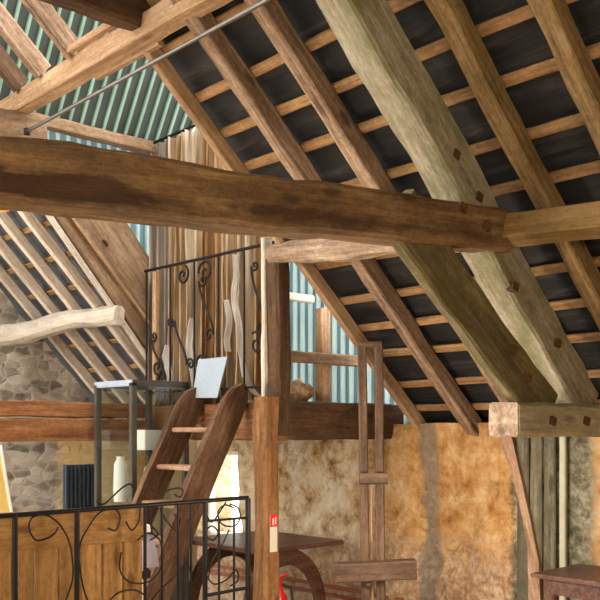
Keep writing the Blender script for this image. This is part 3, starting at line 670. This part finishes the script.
scrolls = [path([(48, 538), (36, 540), (29, 528), (33, 517), (46, 515), (60, 525), (70, 545), (73, 575), (66, 600), (55, 625)]),
           path([(48, 538), (55, 533), (58, 527)]),
           path([(78, 570), (80, 545), (88, 528), (98, 514), (112, 508), (120, 516), (116, 530), (108, 528)]),
           path([(79, 560), (84, 590), (96, 618), (110, 640)]),
           path([(100, 498), (97, 502), (104, 504), (112, 497), (122, 488), (130, 484), (133, 488)]),
           path([(150, 488), (160, 493), (172, 489), (182, 489), (181, 497), (174, 494)]),
           path([(121, 552), (120, 570), (130, 582), (148, 582), (160, 570), (163, 552), (158, 538), (148, 533), (138, 540)]),
           path([(140, 502), (139, 520), (132, 530), (126, 522)]),
           path([(152, 505), (150, 522), (158, 534), (150, 540)]),
           path([(160, 508), (166, 520), (176, 530), (180, 520), (174, 514)]),
           path([(186, 560), (176, 575), (160, 590), (148, 605)]),
           path([(184, 556), (192, 575), (200, 590)]),
           path([(110, 600), (120, 592), (135, 590), (146, 596)]),
           path([(234, 508), (225, 505), (218, 512), (222, 524), (234, 526), (240, 518), (238, 508), (230, 504)]),
           path([(205, 512), (212, 522), (221, 510), (226, 502)]),
           path([(206, 530), (212, 526), (218, 532), (214, 540), (207, 538)]),
           path([(229, 530), (222, 545), (212, 562), (208, 580)]),
           path([(206, 575), (214, 584), (226, 580), (236, 570), (238, 580), (230, 586)])]
for s in scrolls: tube('scroll', s, .0052, 'iron', ig, 6)
# pine counter front behind it
cf = thing('counter_front', 'orange-brown pine counter front behind the railing at bottom left', 'counter', (2.3, 4.58, 0))
box('top_board', (1.55, 4.54, .955), (2.91, 4.575, 1.165), 'counter', cf)
for i in range(10):
    x = 1.55 + i * .136
    beam('plank', (x + .067, 4.565, 0), (x + .067, 4.565, .953), .022, .131, 'counter', parent=cf, up=(1, 0, 0))
# cream stand with lilac cloth
st = thing('stand', 'cream stand with lilac cloth and dark strap between counter and ladder', 'stand', (2.99, 4.72, 0))
sx0 = onY(145, 560, 4.72).x
tube('leg', [(sx0 - .03, 4.72, 0), (sx0 - .03, 4.72, .80)], .022, 'cream', st)
lathe('foot', [(0, 0), (.11, 0), (.10, .02), (0, .03)], (sx0 - .03, 4.72, 0), 'cream', st)
lathe('cloth', [(0, 0), (.085, .0), (.07, .10), (.05, .17), (.015, .20), (0, .2)], (sx0, 4.72, .77), 'lilac', st)
lathe('strap', [(0, 0), (.05, 0), (.052, .02), (.05, .045), (0, .045)], (sx0 - .02, 4.72, .70), 'black', st)
lathe('cap', [(0, 0), (.035, 0), (.03, .05), (0, .06)], (sx0, 4.72, .97), 'white', st)

# ------------------------------------------------------------------ things on the left
yb = thing('yellow_board', 'yellow board with white edge leaning in at the left margin', 'board', (2.3, 5.6, 0))
prism('panel', [(1.9, 5.62, 0), (2.75, 5.62, 0), (2.575, 5.62, 1.12), (2.50, 5.62, 1.50), (2.15, 5.62, 1.50)], (0, .025, 0), 'yellow', yb)
beam('edge', (2.765, 5.615, 0), (2.51, 5.615, 1.50), .03, .018, 'white', parent=yb, up=(1, 0, .2))
rb = thing('ribbed_panel', 'dark slate-blue ribbed panel standing before the stone wall', 'panel', (3.63, 6.62, 0))
box('backing', (3.49, 6.62, 0), (3.79, 6.65, 1.32), 'slate_blue', rb)
for i in range(8): box('rib', (3.495 + i * .0372, 6.595, 0), (3.517 + i * .0372, 6.622, 1.318), 'slate_blue', rb)
pp = thing('boarded_partition', 'cream boarded partition under the loft behind the ladder', 'partition', (4.5, 6.42, 0))
for i in range(5): box('board', (4.18 + i * .095, 6.42, 0), (4.27 + i * .095, 6.445, 1.50), 'cream', pp)
# orange lamp
lm = thing('pendant_lamp', 'glowing orange lamp shade showing below the tie beam at left edge', 'lamp', (2.08, 4.92, 2.82))
lathe('lamp_shade', [(.0, .14), (.03, .14), (.27, .03), (.28, 0), (.265, .0), (.0, .07)], (2.06, 4.98, 2.885), 'lamp', lm)
tube('cord', [(2.06, 4.98, 2.94), (2.06, 4.98, 4.50)], .004, 'black', lm)

# ------------------------------------------------------------------ left dining table under the loft
tb_ = thing('table', 'dark wooden table with arched legs behind the brown post', 'table', (4.5, 5.4, 0))
TX0, TX1, TY0, TY1, TZ = 4.06, 4.93, 4.90, 5.85, .755
beam('tabletop', (TX0, (TY0 + TY1) / 2, TZ - .016), (TX1, (TY0 + TY1) / 2, TZ - .016), TY1 - TY0, .032, 'table', parent=tb_, ch=.006)
def arch(y):
    n = 28; cx = 4.44; outr, inr = .40, .315; poly_o, poly_i = [], []
    for i in range(n + 1):
        a = math.pi * i / n; poly_o.append((cx + outr * math.cos(a), .23 + .493 * math.sin(a))); poly_i.append((cx + inr * math.cos(a), .23 + .37 * math.sin(a)))
    poly_o = [(cx + outr + .03, 0)] + poly_o + [(cx - outr - .03, 0)]; poly_i = [(cx + inr + .03, 0)] + poly_i + [(cx - inr - .03, 0)]
    bm = bmesh.new(); R = []
    for (o, i_) in zip(poly_o, poly_i): R.append([bm.verts.new((p[0], y + dy, p[1])) for p, dy in ((o, 0), (o, .05), (i_, .05), (i_, 0))])
    for r0, r1 in zip(R, R[1:]):
        for k in range(4): bm.faces.new((r0[k], r0[(k + 1) % 4], r1[(k + 1) % 4], r1[k]))
    bm.faces.new(R[0]); bm.faces.new(R[-1]); return link('arched_leg', bm, 'table', tb_)
arch(5.0); arch(5.68)
# sign and extinguisher by the post
sg = thing('safety_sign', 'small red and white fire sign on the brown post', 'sign', (3.91, 4.505, .92))
box('plate', (3.846, 4.500, .80), (3.908, 4.506, 1.045), 'signwhite', sg, .001); box('red_panel', (3.846, 4.4975, .965), (3.908, 4.5005, 1.045), 'red', sg, .001)
box('extinguisher_symbol', (3.863, 4.4955, .975), (3.875, 4.498, 1.022), 'signwhite', sg, .001); box('flame_symbol', (3.884, 4.4955, .98), (3.896, 4.498, 1.03), 'signwhite', sg, .001)
ex = thing('fire_extinguisher', 'red fire extinguisher standing behind the brown post', 'fire extinguisher', (4.12, 4.74, 0))
lathe('cylinder', [(0, 0), (.062, 0), (.066, .01), (.066, .40), (.055, .45), (.028, .485), (.026, .50), (0, .50)], (4.13, 4.74, 0), 'red', ex)
lathe('valve', [(0, 0), (.02, 0), (.024, .02), (.02, .055), (0, .06)], (4.13, 4.74, .50), 'red', ex, 16)
beam('handle', (4.08, 4.74, .565), (4.18, 4.70, .60), .018, .014, 'red', parent=ex)
tube('hose', [(4.145, 4.72, .53), (4.20, 4.69, .50), (4.215, 4.69, .40), (4.21, 4.70, .22)], .009, 'black', ex)
# copper pipes along the wall foot
for i, z in enumerate((.31, .24)):
    o = tube('heating_pipe', [(5.215, 4.55, z), (5.215, 7.85, z)], .017, 'copper'); tag(o, ('upper' if i == 0 else 'lower') + ' copper heating pipe low along the plaster wall', 'pipe', kind='thing')

# ------------------------------------------------------------------ easel
ec = Vector((4.40, 4.09, 0)); er = RT; ef = -FW
es_ = thing('easel', 'tall dark wooden studio easel before the plaster wall', 'easel', (ec.x, ec.y, 0))
def E(r, f, z): return ec + er * r + ef * f + Vector((0, 0, z))
beam('mast', E(-.052, .02, .10), E(-.078, -.04, 2.16), .05, .058, 'easel', parent=es_, up=tuple(er))
beam('mast', E(.046, .02, .10), E(.032, -.04, 2.16), .05, .058, 'easel', parent=es_, up=tuple(er))
beam('sliding_bar', E(-.010, .0, .15), E(-.02, -.02, 1.30), .025, .02, 'tread', parent=es_, up=tuple(er))
beam('head_block', E(-.095, -.04, 2.17), E(.05, -.04, 2.17), .055, .04, 'easel', parent=es_)
beam('clamp', E(-.10, .035, 1.28), E(.085, .035, 1.28), .05, .075, 'easel', parent=es_)
beam('tray', E(-.265, .07, .715), E(.265, .07, .74), .13, .028, 'easel', parent=es_)
beam('tray_front', E(-.265, .125, .665), E(.265, .125, .69), .025, .115, 'easel', parent=es_)
beam('foot', E(-.30, -.0, .05), E(.30, -.0, .05), .06, .08, 'easel', parent=es_)
for s in (-1, 1): beam('leg', E(.27 * s, -.25, .04), E(.27 * s, .28, .04), .05, .07, 'easel', parent=es_)
tube('winding_knob', [E(-.045, .03, .60), E(-.045, .10, .60)], .018, 'easel', es_, 12)

# ------------------------------------------------------------------ right table and wall pieces
t2 = thing('table', 'dark wooden side table against the wall at the right edge', 'table', (4.95, 2.6, 0))
beam('tabletop', (4.64, 2.55, .738), (5.19, 2.55, .738), 1.0, .026, 'table', parent=t2, ch=.008)
box('apron', (4.70, 2.14, .63), (5.15, 2.16, .724), 'table', t2); box('apron', (4.70, 2.96, .63), (5.15, 2.98, .724), 'table', t2)
box('apron', (4.69, 2.12, .63), (4.71, 2.98, .724), 'table', t2)
for x in (4.72, 5.12):
    for y in (2.14, 2.96): lathe('leg', [(0, 0), (.02, 0), (.028, .05), (.022, .1), (.034, .35), (.024, .5), (.036, .56), (.036, .724), (0, .724)], (x, y, 0), 'table', t2, 16)
wx = 5.235
sp = [onX(501, 437, wx), onX(514, 437, wx), onX(524, 480, wx), onX(533, 520, wx), onX(541, 562, wx), onX(545, 640, wx), onX(531, 640, wx), onX(530, 545, wx), onX(521, 500, wx), onX(511, 465, wx)]
tag(prism('raking_plank', sp, (-.03, 0, 0), 'tread', grain=sp[4] - sp[1]), 'narrow curved brown plank running down the wall from the hammer beam end', 'plank', kind='thing')
wp = [onX(516, 437, wx + .02), onX(556, 437, wx + .02), onX(556, 640, wx + .02), onX(548, 640, wx + .02), onX(543, 562, wx + .02), onX(526, 480, wx + .02)]
y0, y1 = onX(556, 500, wx).y, onX(516, 500, wx).y
gb = thing('wall_boards', 'weathered grey upright boards on the wall below the hammer beam', 'boards', (wx, (y0 + y1) / 2, 0))
for i in range(3):
    ya, yb_ = y0 + (y1 - y0) * i / 3 + .006, y0 + (y1 - y0) * (i + 1) / 3 - .004
    beam('board', (wx + .015, (ya + yb_) / 2, 0), (wx + .015, (ya + yb_) / 2, 1.60), yb_ - ya, .03, 'wall_board', parent=gb, up=(1, 0, 0), rough=.006)
ps = box('pale_batten', (wx - .01, onX(566, 500, wx).y, .0), (wx + .02, onX(560, 500, wx).y, 1.58), 'pale_strip'); tag(ps, 'thin pale upright strip on the wall between grey boards and rough stone', 'strip', kind='thing')

# ------------------------------------------------------------------ light, world, camera
w = bpy.data.worlds.new('sky'); sc.world = w; w.use_nodes = True
bg = w.node_tree.nodes['Background']; bg.inputs['Color'].default_value = (1.0, .98, .95, 1); bg.inputs['Strength'].default_value = 4.2
def point(name, loc, power, color, r=.12):
    l = bpy.data.lights.new(name, 'POINT'); l.energy = power; l.color = color; l.shadow_soft_size = r
    o = bpy.data.objects.new(name, l); col.objects.link(o); o.location = loc; return o
point('pendant_bulb', (2.06, 4.98, 2.74), 10, (1, .72, .42), .06)
point('added_front_fill', (.5, -.7, 2.0), 170, (1, .86, .66), .35)  # added fill behind the eye, no fixture; brightens the beam fronts
point('added_wall_fill', (3.6, 3.5, 1.1), 42, (1, .86, .70), .15)  # added warm fill without a fixture, lifts the plaster wall

cam = bpy.data.cameras.new('camera'); co = bpy.data.objects.new('camera', cam); col.objects.link(co)
co.location = EYE; co.rotation_euler = (math.pi / 2, 0, -math.atan2(FW.x, FW.y))
cam.sensor_width = 36; cam.lens = FPX * 36 / 600; cam.shift_y = (HOR - 300) / 600; cam.clip_start = .05
sc.camera = co
sc.view_settings.view_transform = 'Standard'; sc.view_settings.look = 'None'; sc.view_settings.gamma = 1; sc.view_settings.use_curve_mapping = False
sc.view_settings.exposure = 0.5
sc.cycles.use_denoising = True
sc.cycles.max_bounces = 8; sc.cycles.diffuse_bounces = 5; sc.cycles.transparent_max_bounces = 16
